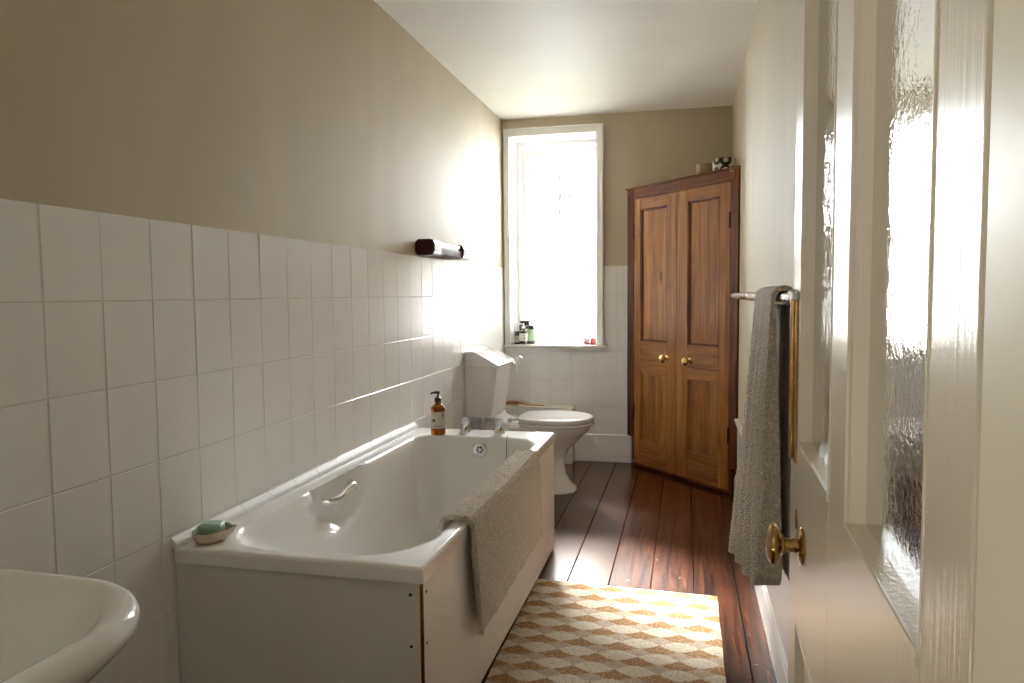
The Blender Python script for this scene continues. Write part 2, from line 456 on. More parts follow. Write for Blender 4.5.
# plain flat-topped board on the back wall
box(bm, .50, .906, -.020, -.0005, 0, .193, .003)
st('baseboard_back', bm, 'white_paint')
bm = BM(); skirt(bm, 2.9, frame((W, -.80, 0), (0, -1, 0), (-1, 0, 0)), .15, .020); st('baseboard_right', bm, 'white_paint')
# low boarding on the right wall above the skirting
bm = BM(); box(bm, W-.014, W, -3.55, -.93, .15, .465, .002); box(bm, W-.030, W, -3.56, -.915, .465, .483, .006, 3)
st('trim_4', bm, ['white_paint'])

# ------------------------------------------------------------------ window
bm = BM()
def archi(bm, w0, y0=-.012):
    pass
AX0, AX1, AZ1 = .010, .711, 2.335
for (a, b, c_, d) in ((AX0, WX0+.003, .82, AZ1), (WX1-.003, AX1, .82, AZ1), (WX0+.0035, WX1-.0035, WZ1-.003, AZ1)):
    box(bm, a, b, -.016, .004, c_, d, .003, 2)
# raised outer moulding
box(bm, AX0, AX0+.014, -.028, -.0155, .82, AZ1, .004, 2); box(bm, AX1-.014, AX1, -.028, -.0155, .82, AZ1, .004, 2)
box(bm, AX0+.0145, AX1-.0145, -.028, -.0155, AZ1-.014, AZ1, .004, 2)
win = st('window_1', bm, 'white_paint')
bm = BM()   # reveal lining
box(bm, WX0-.002, WX0+.003, .0, .35, WZ0, WZ1-.003); box(bm, WX1-.003, WX1+.002, 0, .35, WZ0, WZ1-.003); box(bm, WX0, WX1, 0, .35, WZ1-.003, WZ1+.002)
st('window_reveal', bm, 'white_paint', win)
bm = BM(); box(bm, .004, .738, -.045, .0, .80, .8195, .005, 3); box(bm, WX0, WX1, -.001, .30, .80, .8195)
st('window_sill', bm, 'paint', win)
YS = .25
bm = BM()  # box frame
box(bm, WX0, WX0+.03, YS-.03, YS+.09, WZ0, WZ1, .003); box(bm, WX1-.03, WX1, YS-.03, YS+.09, WZ0, WZ1, .003)
box(bm, WX0+.03, WX1-.03, YS-.03, YS+.09, WZ1-.03, WZ1, .003); box(bm, WX0+.03, WX1-.03, YS-.03, YS+.09, WZ0, WZ0+.012, .002)
st('window_frame', bm, 'white_paint', win)
def sash(z0, z1, y, bars):
    xa, xb = WX0+.031, WX1-.031; bm = BM()
    sw = .05
    box(bm, xa, xa+sw, y, y+.035, z0, z1, .004, 2); box(bm, xb-sw, xb, y, y+.035, z0, z1, .004, 2)
    box(bm, xa+sw-.002, xb-sw+.002, y+.001, y+.034, z1-sw, z1-.001, .004, 2); box(bm, xa+sw-.002, xb-sw+.002, y+.001, y+.034, z0+.001, z0+.045, .004, 2)
    xm = (xa+xb)/2
    box(bm, xm-.013, xm+.013, y+.004, y+.03, z0+.04, z1-.04, .003)
    box(bm, xa+sw-.002, xb-sw+.002, y+.005, y+.029, (z0+z1)/2-.013, (z0+z1)/2+.013, .003)
    s = st('window_sash', bm, 'white_paint', win)
    bm = BM(); box(bm, xa+sw-.005, xb-sw+.005, y+.016, y+.019, z0+.03, z1-.03); st('glass_pane', bm, 'glass', s, smooth=False)
sash(1.545, 2.250, YS+.045, 1); sash(.835, 1.59, YS+.005, 1)
# pull cord hanging at the left of the window
bm = BM(); tube(bm, [(.112, .20, 1.30), (.114, .20, 1.1), (.113, .20, .90)], .0016, 6)
obj('pull_cord', bm, 'mat', origin=(.113, .20, .90), label='thin grey cord hanging beside the curtain at the left of the window', category='cord')
# cafe curtain
def curtain(z0f, z1, y, amp, ph, x0=.078, x1=.634, n=110, m=26, per=.062):
    bm = BM(); g_ = []
    for i in range(n+1):
        u = i/n; x = x0+(x1-x0)*u; row = []
        for j in range(m+1):
            v = j/m; zb = z0f(u); z = z1+(zb-z1)*v
            a = amp*(.35+.65*(1-v)**.6)
            yy = y + a*sin(2*PI*x/per+ph+.8*sin(5*u+2*v)) + .004*noise.noise(Vector((x*9, z*5, ph)))
            row.append(bm.verts.new((x, yy, z)))
        g_.append(row)
    for i in range(n):
        for j in range(m): bm.faces.new((g_[i][j], g_[i+1][j], g_[i+1][j+1], g_[i][j+1]))
    return bm
cur = thing('cafe_curtain', 'white sheer cafe curtain gathered across the lower window sash', 'curtain', (.356, .21, .84))
obj('curtain_panel', curtain(lambda u: .838+.006*sin(9*u), 1.572, .215, .006, 0), 'sheer', cur)
obj('curtain_frill', curtain(lambda u: 1.30-.035*sin(PI*u)+.012*sin(14*u), 1.590, .195, .0075, 1.3, .082, .640, per=.045), 'sheer', cur)
bm = BM(); tube(bm, [(.076, .205, 1.583), (.636, .205, 1.583)], .005, 10); obj('curtain_rod', bm, 'white_paint', cur)
# garden ground and bare twig outside
bm = BM(); box(bm, -8, 9, .37, 14, -.70, -.60); st('ground', bm, simple('garden_grass', (.05, .056, .035), .9, var=.3, vs=2))

bm = BM(); tube(bm, [(.56, 1.5, -.68), (.55, 1.5, .2), (.52, 1.5, 1.2), (.48, 1.5, 1.55), (.43, 1.5, 1.64), (.40, 1.5, 1.76)], [.02, .018, .016, .014, .011, .006], 6)
tube(bm, [(.46, 1.5, 1.58), (.47, 1.5, 1.68), (.46, 1.5, 1.75)], [.010, .008, .005], 6)
bm.transform(Matrix.Translation((-.36, 0, .06)))
obj('tree_branch', bm, 'bark', origin=(.20, 1.5, -.6), label='thin bare branch growing outside the upper window pane', category='branch')

# ------------------------------------------------------------------ corner cupboard
ca, cb = Vector((.876, 0, 0)), Vector((W, -.768, 0)); d_ = (cb-ca).normalized(); LC = (cb-ca).length
nrm = Vector((d_.y, -d_.x, 0)); nrm = nrm if nrm.y < 0 else -nrm
cup = thing('corner_cupboard', 'tall wooden corner cupboard with two panelled doors and brass knobs', 'cupboard', (1.25, -.3, 0))
CX = frame(ca, d_, nrm)
def cbox(bm, s0, s1, t0, t1, z0, z1, bev=.002, seg=1): box(bm, s0, s1, t0, t1, z0, z1, bev, seg)
def cobj(name, bm, mat, parent):
    """mesh kept in cupboard coordinates so that the grain follows the face"""
    o = obj(name, bm, mat, None, origin=(0, 0, 0))
    o.parent = parent
    p = parent; Pm = Matrix.Identity(4)
    while p is not None: Pm = Matrix.Translation(p.location) @ (p.rotation_euler.to_matrix().to_4x4()) @ Pm if False else (p.matrix_basis @ Pm); p = p.parent
    o.matrix_basis = Pm.inverted() @ CX
    return o
bm = BM()
ringloft(bm, [[Vector((.03, -.02, z)), Vector((LC-.03, -.02, z)), Vector((LC/2-.02, -.46, z))] for z in (.03, 1.85)])
cobj('carcass', bm, 'mahog', cup)
bm = BM(); cbox(bm, .010, .081, -.028, .012, .195, 1.875); cobj('side_post', bm, 'mahog', cup); bm = BM(); cbox(bm, .965, LC-.002, -.028, .012, .16, 1.875)
cbox(bm, .965, .985, -.028, .008, .02, .161, .001)
post = cobj('side_post', bm, 'mahog', cup)
bm = BM(); cbox(bm, .0815, .9645, -.028, .011, 1.808, 1.875); cobj('top_rail', bm, 'mahogh', cup)
bm = BM(); ringloft(bm, [[Vector((.002, -.002, z)), Vector((.0, .020, z)), Vector((LC, .020, z)), Vector((LC, -.002, z)), Vector((LC/2-.02, -.47, z))] for z in (1.876, 1.884)])
cobj('top_board', bm, 'mahogh', cup)
bm = BM(); cbox(bm, .06, .965, -.03, -.012, .0, .022); cobj('plinth', bm, 'mahogh', cup)
def cdoor(s0, s1, pa, pb, knob_s, hinge_s, dz):
    z0, z1 = .024, 1.806
    bm = BM(); T0, T1 = -.014, .010
    cbox(bm, s0, pa, T0, T1, z0, z1); cbox(bm, pb, s1, T0, T1, z0, z1)
    d = cobj('door', bm, 'oak', cup)
    for a, b in ((z0, .19), (.648, .857), (1.733, z1)):
        bm = BM(); cbox(bm, pa+.0005, pb-.0005, T0+.0005, T1-.0006, a, b, .001); cobj('door_rail', bm, 'oakh', d)
    for a, b in ((.19, .648), (.857, 1.733)):
        bm = BM(); cbox(bm, pa-.004, pb+.004, T0+.001, T0+.010, a-.004, b+.004, .0)
        cobj('door_panel', bm, 'oak', d)
        bm = BM()   # moulding around the panel
        def mould(p, q, r, s):
            cbox(bm, p, q, T0+.009, T1-.005, r, s, .003, 2)
        mould(pa, pa+.013, a, b); mould(pb-.013, pb, a, b); mould(pa+.013, pb-.013, a, a+.013); mould(pa+.013, pb-.013, b-.013, b)
        cobj('panel_moulding', bm, 'oak' if a < .5 else 'mahog', d)
    bm = BM(); lathe(bm, [(.021, T1), (.021, T1+.003), (.012, T1+.007), (.010, T1+.022), (.017, T1+.028), (.026, T1+.040), (.026, T1+.049), (.018, T1+.058), (.004, T1+.061)], (0, 0, 0), 24, 'y')
    bm.transform(Matrix.Translation((knob_s, 0, .757))); cobj('knob', bm, 'brass', d)
    for hz in (1.59, .35):
        bm = BM(); cbox(bm, hinge_s-.006, hinge_s+.006, T1-.003, T1+.006, hz-.042, hz+.042, .002)
        tube(bm, [(hinge_s, T1+.004, hz-.046), (hinge_s, T1+.004, hz+.046)], .005, 8)
        cobj('hinge', bm, 'iron', d)
cdoor(.082, .507, .149, .419, .425, .081, 0)
cdoor(.509, .963, .610, .880, .640, .964, 0)
bm = BM(); tube(bm, [(.022, .014, 1.855), (.04, .014, 1.85), (.045, .014, 1.835)], .004, 6); cobj('corner_bracket', bm, 'oldbrass', cup)
bm = BM(); tube(bm, [(LC-.06, .015, 1.865), (LC-.035, .016, 1.855), (LC-.03, .016, 1.83), (LC-.045, .016, 1.822)], .006, 6); cobj('corner_bracket', bm, 'oldbrass', cup)

# things on the cupboard
def cyl_item(name, c, r, h, mat, label, cat, inner=None):
    bm = BM(); lathe(bm, [(.0, 0), (r*.95, 0), (r, .004), (r, h-.003), (r*.985, h), (r*.9, h), (r*.88, h-.02), (r*.88, h*.3), (0, h*.3)], c, 40)
    return obj(name, bm, mat, origin=c, label=label, category=cat)
ztop = 1.884
P1 = (1.372, -.42, ztop); cyl_item('storage_pot', P1, .050, .076, 'tan', 'plain tan cylindrical pot on top of the corner cupboard', 'pot')
P2 = (1.482, -.515, ztop); cyl_item('patterned_bowl', P2, .066, .084, 'spots', 'black and white spotted round bowl on top of the corner cupboard', 'bowl')

# ------------------------------------------------------------------ bathtub
BW, BY0, BY1, BZ = .6747, -3.5489, -1.825, .5446
tub = thing('bathtub', 'white acrylic bathtub with side panels and chrome grip set along the tiled wall', 'bathtub', (BW/2, -2.7, 0))
def tub_mesh():
    bm = BM(); m, k = 14, 22
    x0 = .0008
    def R_(a, b, c_, d, r, z): return rrect(a, b, c_, d, r, z, m, k)
    rings = [R_(x0+.004, BW-.004, BY0+.004, BY1-.004, .008, BZ-.039), R_(x0, BW, BY0, BY1, .010, BZ-.038), R_(x0, BW, BY0, BY1, .010, BZ-.009),
             R_(x0+.001, BW-.001, BY0+.001, BY1-.001, .010, BZ-.005), R_(x0+.004, BW-.004, BY0+.004, BY1-.004, .009, BZ-.0015), R_(x0+.009, BW-.009, BY0+.009, BY1-.009, .008, BZ)]
    ix0, ix1, iy0, iy1 = .078, .628, -3.503, -1.990
    rt = (.20, .13, .10, .17)
    for e, dz in ((-.016, .0), (-.006, -.0012), (0, -.005), (.005, -.012), (.010, -.025)):
        rings.append(R_(ix0+e, ix1-e, iy0+e, iy1-e*.7, [max(.03, r-e) for r in rt], BZ+dz))
    zb = .155
    for t in [i/22 for i in range(1, 23)]:
        z = (BZ-.025)+(zb-(BZ-.025))*t
        side = .010+.045*t**1.3+.05*max(0, t-.8)**1.5*8
        near = .010+.46*t**1.15+.25*max(0, t-.85)
        far = .007+.05*t+.05*max(0, t-.8)**1.5*8
        r = [max(.08, q+(.0)*t) for q in (.20, .13, .11, .19)]
        rings.append(R_(ix0+side, ix1-side, iy0+near, iy1-far, r, z))
    last = rings[-1]; c = sum(last, Vector())/len(last)
    for s in (.75, .4, .1): rings.append([c+(p-c)*s+Vector((0, 0, -.006*(1-s))) for p in last])
    vs = ringloft(bm, rings, cap0=False, cap1=True)
    # hand-grip recess in the wall side (and its twin opposite)
    for v in bm.verts:
        p = v.co
        if p.z < BZ-.002 and .07 < p.x < .64 and p.z > .2:
            u = (p.y+2.815)/.165; h = (BZ-.002-p.z)/.165
            q = math.sqrt(u*u*1.0+h*h)
            if q < 1.12:
                a = min(1, max(0, (1.12-q)/.22)); a = a*a*(3-2*a)
                tgt = .026
                if p.x < .35: p.x = p.x-(p.x-.050)*a
                else: p.x = p.x+(.652-p.x)*a
    return bm
obj('tub', tub_mesh(), 'acrylic', tub, angle=50)
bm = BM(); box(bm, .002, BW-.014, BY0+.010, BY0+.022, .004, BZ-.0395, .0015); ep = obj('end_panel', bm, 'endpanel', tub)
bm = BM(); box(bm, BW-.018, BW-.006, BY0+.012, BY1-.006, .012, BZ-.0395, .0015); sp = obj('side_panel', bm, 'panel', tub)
bm = BM(); box(bm, BW-.013, BW-.004, BY0+.010, BY0+.0135, .004, BZ-.0395, .001); obj('corner_strip', bm, 'oldbrass', tub)
for zz in (.475, .35, .20):
    bm = BM(); lathe(bm, [(0, 0), (.004, 0), (.004, .0015), (.0, .002)], (0, 0, 0), 10, 'y'); bm.transform(Matrix.Translation((BW-.035, BY0+.0075, zz))); obj('screw', bm, 'iron', ep)
    bm = BM(); lathe(bm, [(0, 0), (.004, 0), (.004, .0015), (.0, .002)], (0, 0, 0), 10, 'x'); bm.transform(Matrix.Translation((BW-.0065, BY0+.035, zz))); obj('screw', bm, 'iron', sp)
# quadrant tiles between bath and wall
bm = BM()
y = BY0+.0
while y < BY1-.02:
    y2 = min(y+.150, BY1)
    ringloft(bm, [[Vector((.0005, q, BZ-.001)), Vector((.020, q, BZ-.001)), Vector((.0175, q, BZ+.008)), Vector((.010, q, BZ+.017)), Vector((.0025, q, BZ+.024)), Vector((.0005, q, BZ+.026))] for q in (y+.0008, y2-.0008)])
    y = y2
st('trim_5', bm, 'jointtile', angle=60)
# grip: arched chrome bar across the recess
bm = BM()
pts = []; N = 24
for i in range(N+1):
    u = i/N; yy = -2.895+.205*u
    zz = .486+.010*u-.006*sin(2*PI*u)
    pts.append((.104-.035*(abs(2*u-1)**6), yy, zz))
tube(bm, pts, [.0135+.0025*sin(PI*u_/N)**.5 for u_ in range(N+1)], 12)
obj('grip_handle', bm, 'chrome', tub)
# overflow
ofx, ofz, ofy = .365, .488, -2.0025
bm = BM(); lathe(bm, [(0, -.001), (.034, -.001), (.034, -.004), (.031, -.007), (.022, -.005), (.020, -.004), (0, -.004)], (0, 0, 0), 32, 'y'); bm.transform(Matrix.Translation((ofx, ofy, ofz)))
of = obj('overflow', bm, 'chrome', tub)
bm = BM()
for i in range(6):
    a = PI/3*i; b = BM(); lathe(b, [(0, 0), (.0048, 0), (.0048, -.0012), (0, -.0012)], (0, 0, 0), 12, 'y'); b.transform(Matrix.Translation((ofx+.0115*cos(a), ofy-.0042, ofz+.0115*sin(a))))
    me = bpy.data.meshes.new('t'); b.to_mesh(me); bm.from_mesh(me); b.free()
obj('overflow_holes', bm, 'black', of)
bm = BM(); tube(bm, [(.425, -1.935, BZ+.004), (.41, -1.965, BZ+.003), (.40, -1.988, BZ-.004), (.385, -2.001, .512), (.378, -2.003, .503)], .0016, 6); obj('overflow_chain', bm, 'chrome', of)
bm = BM(); tube(bm, [(.487, -1.965, BZ+.002), (.487, -1.984, BZ+.002), (.487, -1.997, BZ-.008), (.488, -2.012, .45), (.488, -2.034, .30), (.47, -2.06, .18)], .0013, 6); obj('crack_line_chain', bm, 'iron', tub); bpy.data.objects['crack_line_chain'].name = 'plug_chain'
# taps
def tap(x, label=None):
    y = -1.905
    bm = BM(); lathe(bm, [(0, BZ), (.026, BZ), (.026, BZ+.005), (.022, BZ+.010), (.018, BZ+.024), (.013, BZ+.030), (0, BZ+.031)], (x, y, 0), 24)
    tube(bm, [(x, y, BZ+.018), (x+.002, y-.02, BZ+.022), (x+.003, y-.045, BZ+.018), (x+.003, y-.052, BZ+.006)], [.014, .013, .012, .011], 12)
    t = obj('tap', bm, 'chrome', tub)
    bm = BM(); lathe(bm, [(0, BZ+.030), (.012, BZ+.031), (.018, BZ+.036), (.0225, BZ+.046), (.0225, BZ+.056), (.017, BZ+.066), (.009, BZ+.070), (0, BZ+.071)], (x, y, 0), 10)
    obj('tap_handle', bm, 'crystal', t)
tap(.268); tap(.430)

tub.rotation_euler.z = -.007; tub.location.x += .006
# hand soap bottle on the tub corner
def pump_bottle(c, r, h, lab, mat='amber', pump='black', label='label', s=1):
    o = thing('pump_bottle', lab, 'bottle', c)
    cx, cy, cz = c
    bm = BM(); lathe(bm, [(0, 0), (r*.9, 0), (r, .006*s), (r, h*.80), (r*.93, h*.88), (r*.62, h*.95), (r*.42, h*.98), (r*.40, h), (r*.40, h+.008*s), (0, h+.008*s)], c, 40); obj('bottle_body', bm, mat, o)
    bm = BM(); lathe(bm, [(r*1.012, h*.22), (r*1.015, h*.22), (r*1.015, h*.75), (r*1.012, h*.75)], c, 40)
    lb = obj('bottle_label', bm, label, o)
    hd = h+.008*s
    bm = BM(); lathe(bm, [(0, hd), (r*.46, hd), (r*.46, hd+.016*s), (r*.30, hd+.020*s), (r*.14, hd+.022*s), (r*.12, hd+.038*s), (0, hd+.038*s)], c, 24)
    tube(bm, [(cx+.008*s, cy, cz+hd+.040*s), (cx-.006*s, cy, cz+hd+.042*s), (cx-.028*s, cy-.006*s, cz+hd+.039*s), (cx-.032*s, cy-.007*s, cz+hd+.034*s)], [.007*s, .006*s, .0042*s, .003*s], 10)
    obj('pump', bm, pump, o)
    return o, lb
o, lb = pump_bottle((.172, -1.972, BZ), .0335, .142, 'amber glass pump bottle with cream label on the far corner of the bathtub')
def on_label(bm, c, r, ang, z0, z1, wdt, segs=4):
    n = segs; rows = []
    for i in range(n+1):
        a = ang-wdt/2+wdt*i/n
        rows.append([Vector((c[0]+rr*cos(a), c[1]+rr*sin(a), c[2]+z)) for rr, z in ((r+.0007, z0), (r+.0011, z0), (r+.0011, z1), (r+.0007, z1))])
    ringloft(bm, rows)
def printing(parent, c, r, marks):
    for ang, z0, z1, wdt in marks:
        b = BM(); on_label(b, c, r, ang, z0, z1, wdt); obj('label_print', b, 'ink', parent)
bc = (.172, -1.972, BZ); fa = math.atan2(CAM.y-bc[1], CAM.x-bc[0])
printing(lb, bc, .034, [(fa-.62, .061, .0745, .30), (fa-.62, .0640, .0715, .42), (fa-.55, .0995, .1012, .5), (fa-.1, .040, .0413, 1.3), (fa-.1, .0435, .0446, 1.0)]
         + [(fa+.65, .082+.0036*k_, .0837+.0036*k_, .42-.06*(k_ % 3)) for k_ in range(6)])

# soap dish and soap
SD = Vector((.064, -3.474, BZ+.0005))
def dish():
    bm = BM(); N = 48
    def ring(r, z, sp=1.0, dz=0):
        out = []
        for i in range(N):
            a = 2*PI*i/N; rr = r*(1+.02*sin(3*a))
            da = (a-(.25)+PI) % (2*PI)-PI     # spout towards +x
            ex = sp*.018*math.exp(-(da/.28)**2)
            out.append(SD+Vector(((rr+ex)*cos(a)*.98, (rr+ex)*sin(a)*1.2, z+.35*ex)))
        return out
    rings = [ring(.026, 0, 0), ring(.036, .002, .1), ring(.044, .012, .5), ring(.0475, .028, 1), ring(.0465, .0305, 1), ring(.0445, .029, .9), ring(.040, .015, .5), ring(.030, .006, 0)]
    ringloft(bm, rings[:5], True, False)
    ringloft(bm, rings[4:], False, True, mi=1)
    bmesh.ops.remove_doubles(bm, verts=bm.verts, dist=1e-5)
    return bm
o = obj('soap_dish', dish(), ['dish', 'dishin'], origin=SD, angle=70, label='small cream pottery soap dish with a pouring lip on the near corner of the bathtub', category='soap dish')
bm = BM(); box(bm, -.031, .031, -.022, .022, -.017, .017, .011, 4)
for v in bm.verts: v.co += v.normal*.0 + Vector((0, 0, .0015*noise.noise(v.co*60)))
bm.transform(Matrix.Translation(SD+Vector((.001, .0, .030))) @ Matrix.Rotation(.28, 4, 'Z') @ Matrix.Rotation(.06, 4, 'X'))
obj('soap_bar', bm, 'soap', origin=SD+Vector((0, 0, .010)), angle=80, label='pale green bar of soap lying in the pottery dish', category='soap')

# ------------------------------------------------------------------ draped bath mat
def drape(profile, y0, y1, th, mod, ny=60):
    """profile: list of (x,z); extruded along y, then solidified by offset along profile normal"""
    bm = BM(); n = len(profile); rows = []
    P_ = [Vector((a, 0, b)) for a, b in profile]; Nn = []
    for i in range(n):
        d = (P_[min(i+1, n-1)]-P_[max(i-1, 0)]).normalized(); Nn.append(Vector((-d.z, 0, d.x)))
    for j in range(ny+1):
        v = j/ny; y = y0+(y1-y0)*v; rows.append([])
        out = []; inn = []
        for i in range(n):
            u = i/(n-1); q = mod(u, v, P_[i].copy()+Vector((0, y, 0)), Nn[i])
            edge = min(1, min(u, 1-u)*40+.25)
            fz = .0050*noise.noise(q*75)+.0030*noise.noise(q*150)
            out.append(q+Nn[i]*(th*edge+fz)); inn.append(q)
        rows[-1] = out+inn[::-1]
    ringloft(bm, rows, True, True)
    return bm
def dens(pts, step=.006):
    out = []
    for a, b in zip(pts, pts[1:]):
        L = math.hypot(b[0]-a[0], b[1]-a[1]); k_ = max(1, int(L/step))
        out += [(a[0]+(b[0]-a[0])*i/k_, a[1]+(b[1]-a[1])*i/k_) for i in range(k_)]
    return out+[pts[-1]]
prof = [(.603, .505), (.606, .530)]
prof += [(.622-.016*cos(a), .534+.0165*sin(a)) for a in [PI*.5*i/6 for i in range(1, 7)]]
prof += [(.64, .5515)] + [(.664+.019*sin(a), .5335+.018*cos(a)) for a in [PI*.5*i/8 for i in range(0, 9)]] + [(.686, .50), (.687, .40), (.688, .30), (.689, .218)]
# order so that the normal points outwards
def mmod(u, v, p, n):
    tilt = .0
    if u > .5:
        k_ = (u-.5)/.5
        p.x += .005*k_*(.5+.5*sin(7*v+1)) + .003*k_
        p.y += .03*k_*(1-v)
        p.z -= .012*sin(3*v+.3)*k_
    else:
        p.z += .004*noise.noise(Vector((0, v*9, u*3)))
    p.y += .008*noise.noise(Vector((u*5, v*2, 3)))
    p.x += .007*(p.y+3.45)+.001
    return p
bm = drape(dens(prof), -3.205, -2.315, .011, mmod, 110)
matobj = obj('bath_mat', bm, 'mat', origin=(.65, -2.77, .5515), angle=80, label='grey beige terry bath mat draped over the outer edge of the bathtub', category='bath mat')
# sewn hems
pf = dens(prof, .02)
def hem(v, off):
    pts = []
    n = len(pf)
    for i in range(n):
        u = i/(n-1); y = -3.205+(.89)*v
        d = Vector((pf[min(i+1, n-1)][0]-pf[max(i-1, 0)][0], 0, pf[min(i+1, n-1)][1]-pf[max(i-1, 0)][1])).normalized()
        nn = Vector((-d.z, 0, d.x)); q = mmod(u, v, Vector((pf[i][0], y, pf[i][1])), nn)+nn*.010
        pts.append(q+Vector((0, off, 0)))
    return pts
for hv, ho in ((0, .004), (1, -.004)):
    bm = BM(); tube(bm, hem(hv, ho), .0045, 8); obj('hem', bm, 'mat', matobj)
bm = BM()
pts = []
for i in range(60):
    v = i/59; j = 13; u = j/(len(pf)-1)
    yy = -3.205+.89*v
    pts.append(Vector((.681+.007*(yy+3.45)+.004*noise.noise(Vector((1, v*6, 0))), yy+.004, .5575-.003*sin(PI*v))))
tube(bm, pts, .006, 8); obj('hem', bm, 'mat', matobj)

# ------------------------------------------------------------------ toilet
TY = -.80
wc = thing('toilet', 'white ceramic toilet with closed seat and cistern behind the bathtub', 'toilet', (.4, TY, 0))
def egg(x0, x1, hw, z, n=48, yc=TY, pw=1.0, back=.55):
    """egg outline: narrow flat-ish back at x0, round front at x1"""
    out = []; xm = x0+(x1-x0)*.56
    for i in range(n):
        a = 2*PI*i/n; c_, s = cos(a), sin(a)
        if c_ >= 0: out.append(Vector((xm+(x1-xm)*c_, yc+hw*s, z)))
        else:
            k_ = abs(c_); out.append(Vector((xm-(xm-x0)*(k_**.8), yc+hw*(1 if s >= 0 else -1)*(abs(s)**back), z)))
    return out
bm = BM()
rings = [egg(.36, .632, .118, 0), egg(.355, .636, .120, .008), egg(.36, .630, .116, .025), egg(.36, .598, .104, .05), egg(.345, .570, .093, .10), egg(.33, .560, .090, .16), egg(.31, .566, .098, .21),
         egg(.28, .592, .122, .255), egg(.25, .638, .152, .30), egg(.23, .682, .174, .345), egg(.215, .706, .179, .365), egg(.205, .712, .182, .380), egg(.205, .716, .184, .384), egg(.205, .716, .184, .396), egg(.21, .710, .178, .400)]
ringloft(bm, rings); obj('pan', bm, 'ceramic', wc, angle=50)
bm = BM()
rings = []
for x_, hw, z0, z1 in ((.03, .10, .34, .452), (.12, .11, .33, .452), (.17, .12, .325, .445), (.21, .13, .32, .425), (.26, .14, .32, .412), (.32, .15, .32, .411)):
    rings.append([Vector((x_, p.x, p.y)) for p in rrect(TY-hw, TY+hw, z0, z1, .02, 0, 4, 3)])
ringloft(bm, rings); obj('pan_shelf', bm, 'ceramic', wc, angle=50)
bm = BM(); a_ = [p for p in egg(.262, .733, .190, .414)]; 
ringloft(bm, [egg(.292, .733, .196, .4005), egg(.29, .737, .199, .405), egg(.29, .737, .199, .415), egg(.293, .733, .196, .4205)]); obj('seat', bm, 'ceramic', wc, angle=60)
bm = BM()
ringloft(bm, [egg(.292, .731, .196, .4235), egg(.290, .735, .200, .427), egg(.290, .735, .200, .443), egg(.294, .729, .195, .4495), egg(.305, .712, .182, .4525), egg(.36, .64, .12, .454)]); obj('seat_lid', bm, 'ceramic', wc, angle=60)
for dy in (-.075, .075):
    bm = BM(); tube(bm, [(.247, TY+dy-.022, .431), (.247, TY+dy+.022, .431)], .010, 12); box(bm, .247, .30, TY+dy-.012, TY+dy+.012, .424, .436, .003); lathe(bm, [(0, .410), (.013, .410), (.013, .414), (.006, .416), (.006, .431), (0, .431)], (.247, TY+dy, 0), 12)
    obj('seat_hinge', bm, 'chrome', wc)
# cistern: tapering tank with canted front corners
def cisr(z, x1, y0, y1, ch):
    pts = [(.004, y0), (x1-ch, y0), (x1-ch*.25, y0+ch*.55), (x1, y0+ch*1.6), (x1+.006, (y0+y1)/2), (x1, y1-ch*1.6), (x1-ch*.25, y1-ch*.55), (x1-ch, y1), (.004, y1)]
    return [Vector((a, b, z)) for a, b in pts]
bm = BM()
ringloft(bm, [cisr(.458, .158, -.975, -.625, .03), cisr(.470, .165, -.980, -.620, .03), cisr(.62, .186, -.992, -.608, .033), cisr(.752, .200, -1.000, -.600, .035)])
cis = obj('cistern', bm, 'ceramic', wc, angle=25)
bm = BM()
def lidr(y, s=1.0):
    return [Vector((a, y, b)) for a, b in ((.003, .753), (.003, .838), (.010, .845), (.050, .846), (.068, .842), (.115, .816), (.160, .793), (.200*s, .773), (.207*s, .766), (.207*s, .757), (.203*s, .753))]
def lidz(y, s, dz):
    r = lidr(y, s)
    return [Vector((p.x, p.y, p.z+(dz*max(0, 1-p.x/.15) if p.z > .755 else 0))) for p in r]
ringloft(bm, [lidz(-1.004, .96, -.006), lidz(-1.010, .985, -.003), lidz(-.998, 1.0, 0), lidz(-.93, 1.02, .004), lidz(-.885, 1.03, .006), lidz(-.875, 1.03, .014), lidz(-.86, 1.035, .018),
              lidz(-.74, 1.035, .018), lidz(-.725, 1.03, .014), lidz(-.715, 1.03, .006), lidz(-.67, 1.02, .004), lidz(-.602, 1.0, 0), lidz(-.590, .985, -.003), lidz(-.596, .96, -.006)])
obj('cistern_lid', bm, 'ceramic', wc, angle=45)
bm = BM(); lathe(bm, [(0, .192), (.011, .192), (.011, .214), (.007, .218), (.007, .232), (0, .232)], (0, -.640, .742), 16, 'x'); fl = obj('flush_lever', bm, 'chrome', wc)
bm = BM(); tube(bm, [(.236, -.635, .742), (.245, -.635, .756), (.256, -.635, .775), (.262, -.635, .788)], [.008, .010, .014, .011], 12); 
obj('lever_grip', bm, 'ceramic', fl)
bm = BM(); tube(bm, [(.234, -.635, .738), (.230, -.635, .722), (.226, -.635, .702)], [.007, .009, .012], 12); obj('lever_grip', bm, 'ceramic', fl)
for ya in (-.955, -.67):
    bm = BM(); box(bm, .03, .17, ya, ya+.025, .438, .457, .003); obj('cistern_bracket', bm, 'chrome', wc)
bm = BM(); tube(bm, [(.10, -1.00, .40), (.10, -.97, .41), (.10, -.95, .44), (.10, -.95, .458)], .008, 10); tube(bm, [(.06, -.99, .10), (.06, -.99, .40), (.10, -1.00, .40)], .008, 10); obj('supply_pipe', bm, 'chrome', wc)

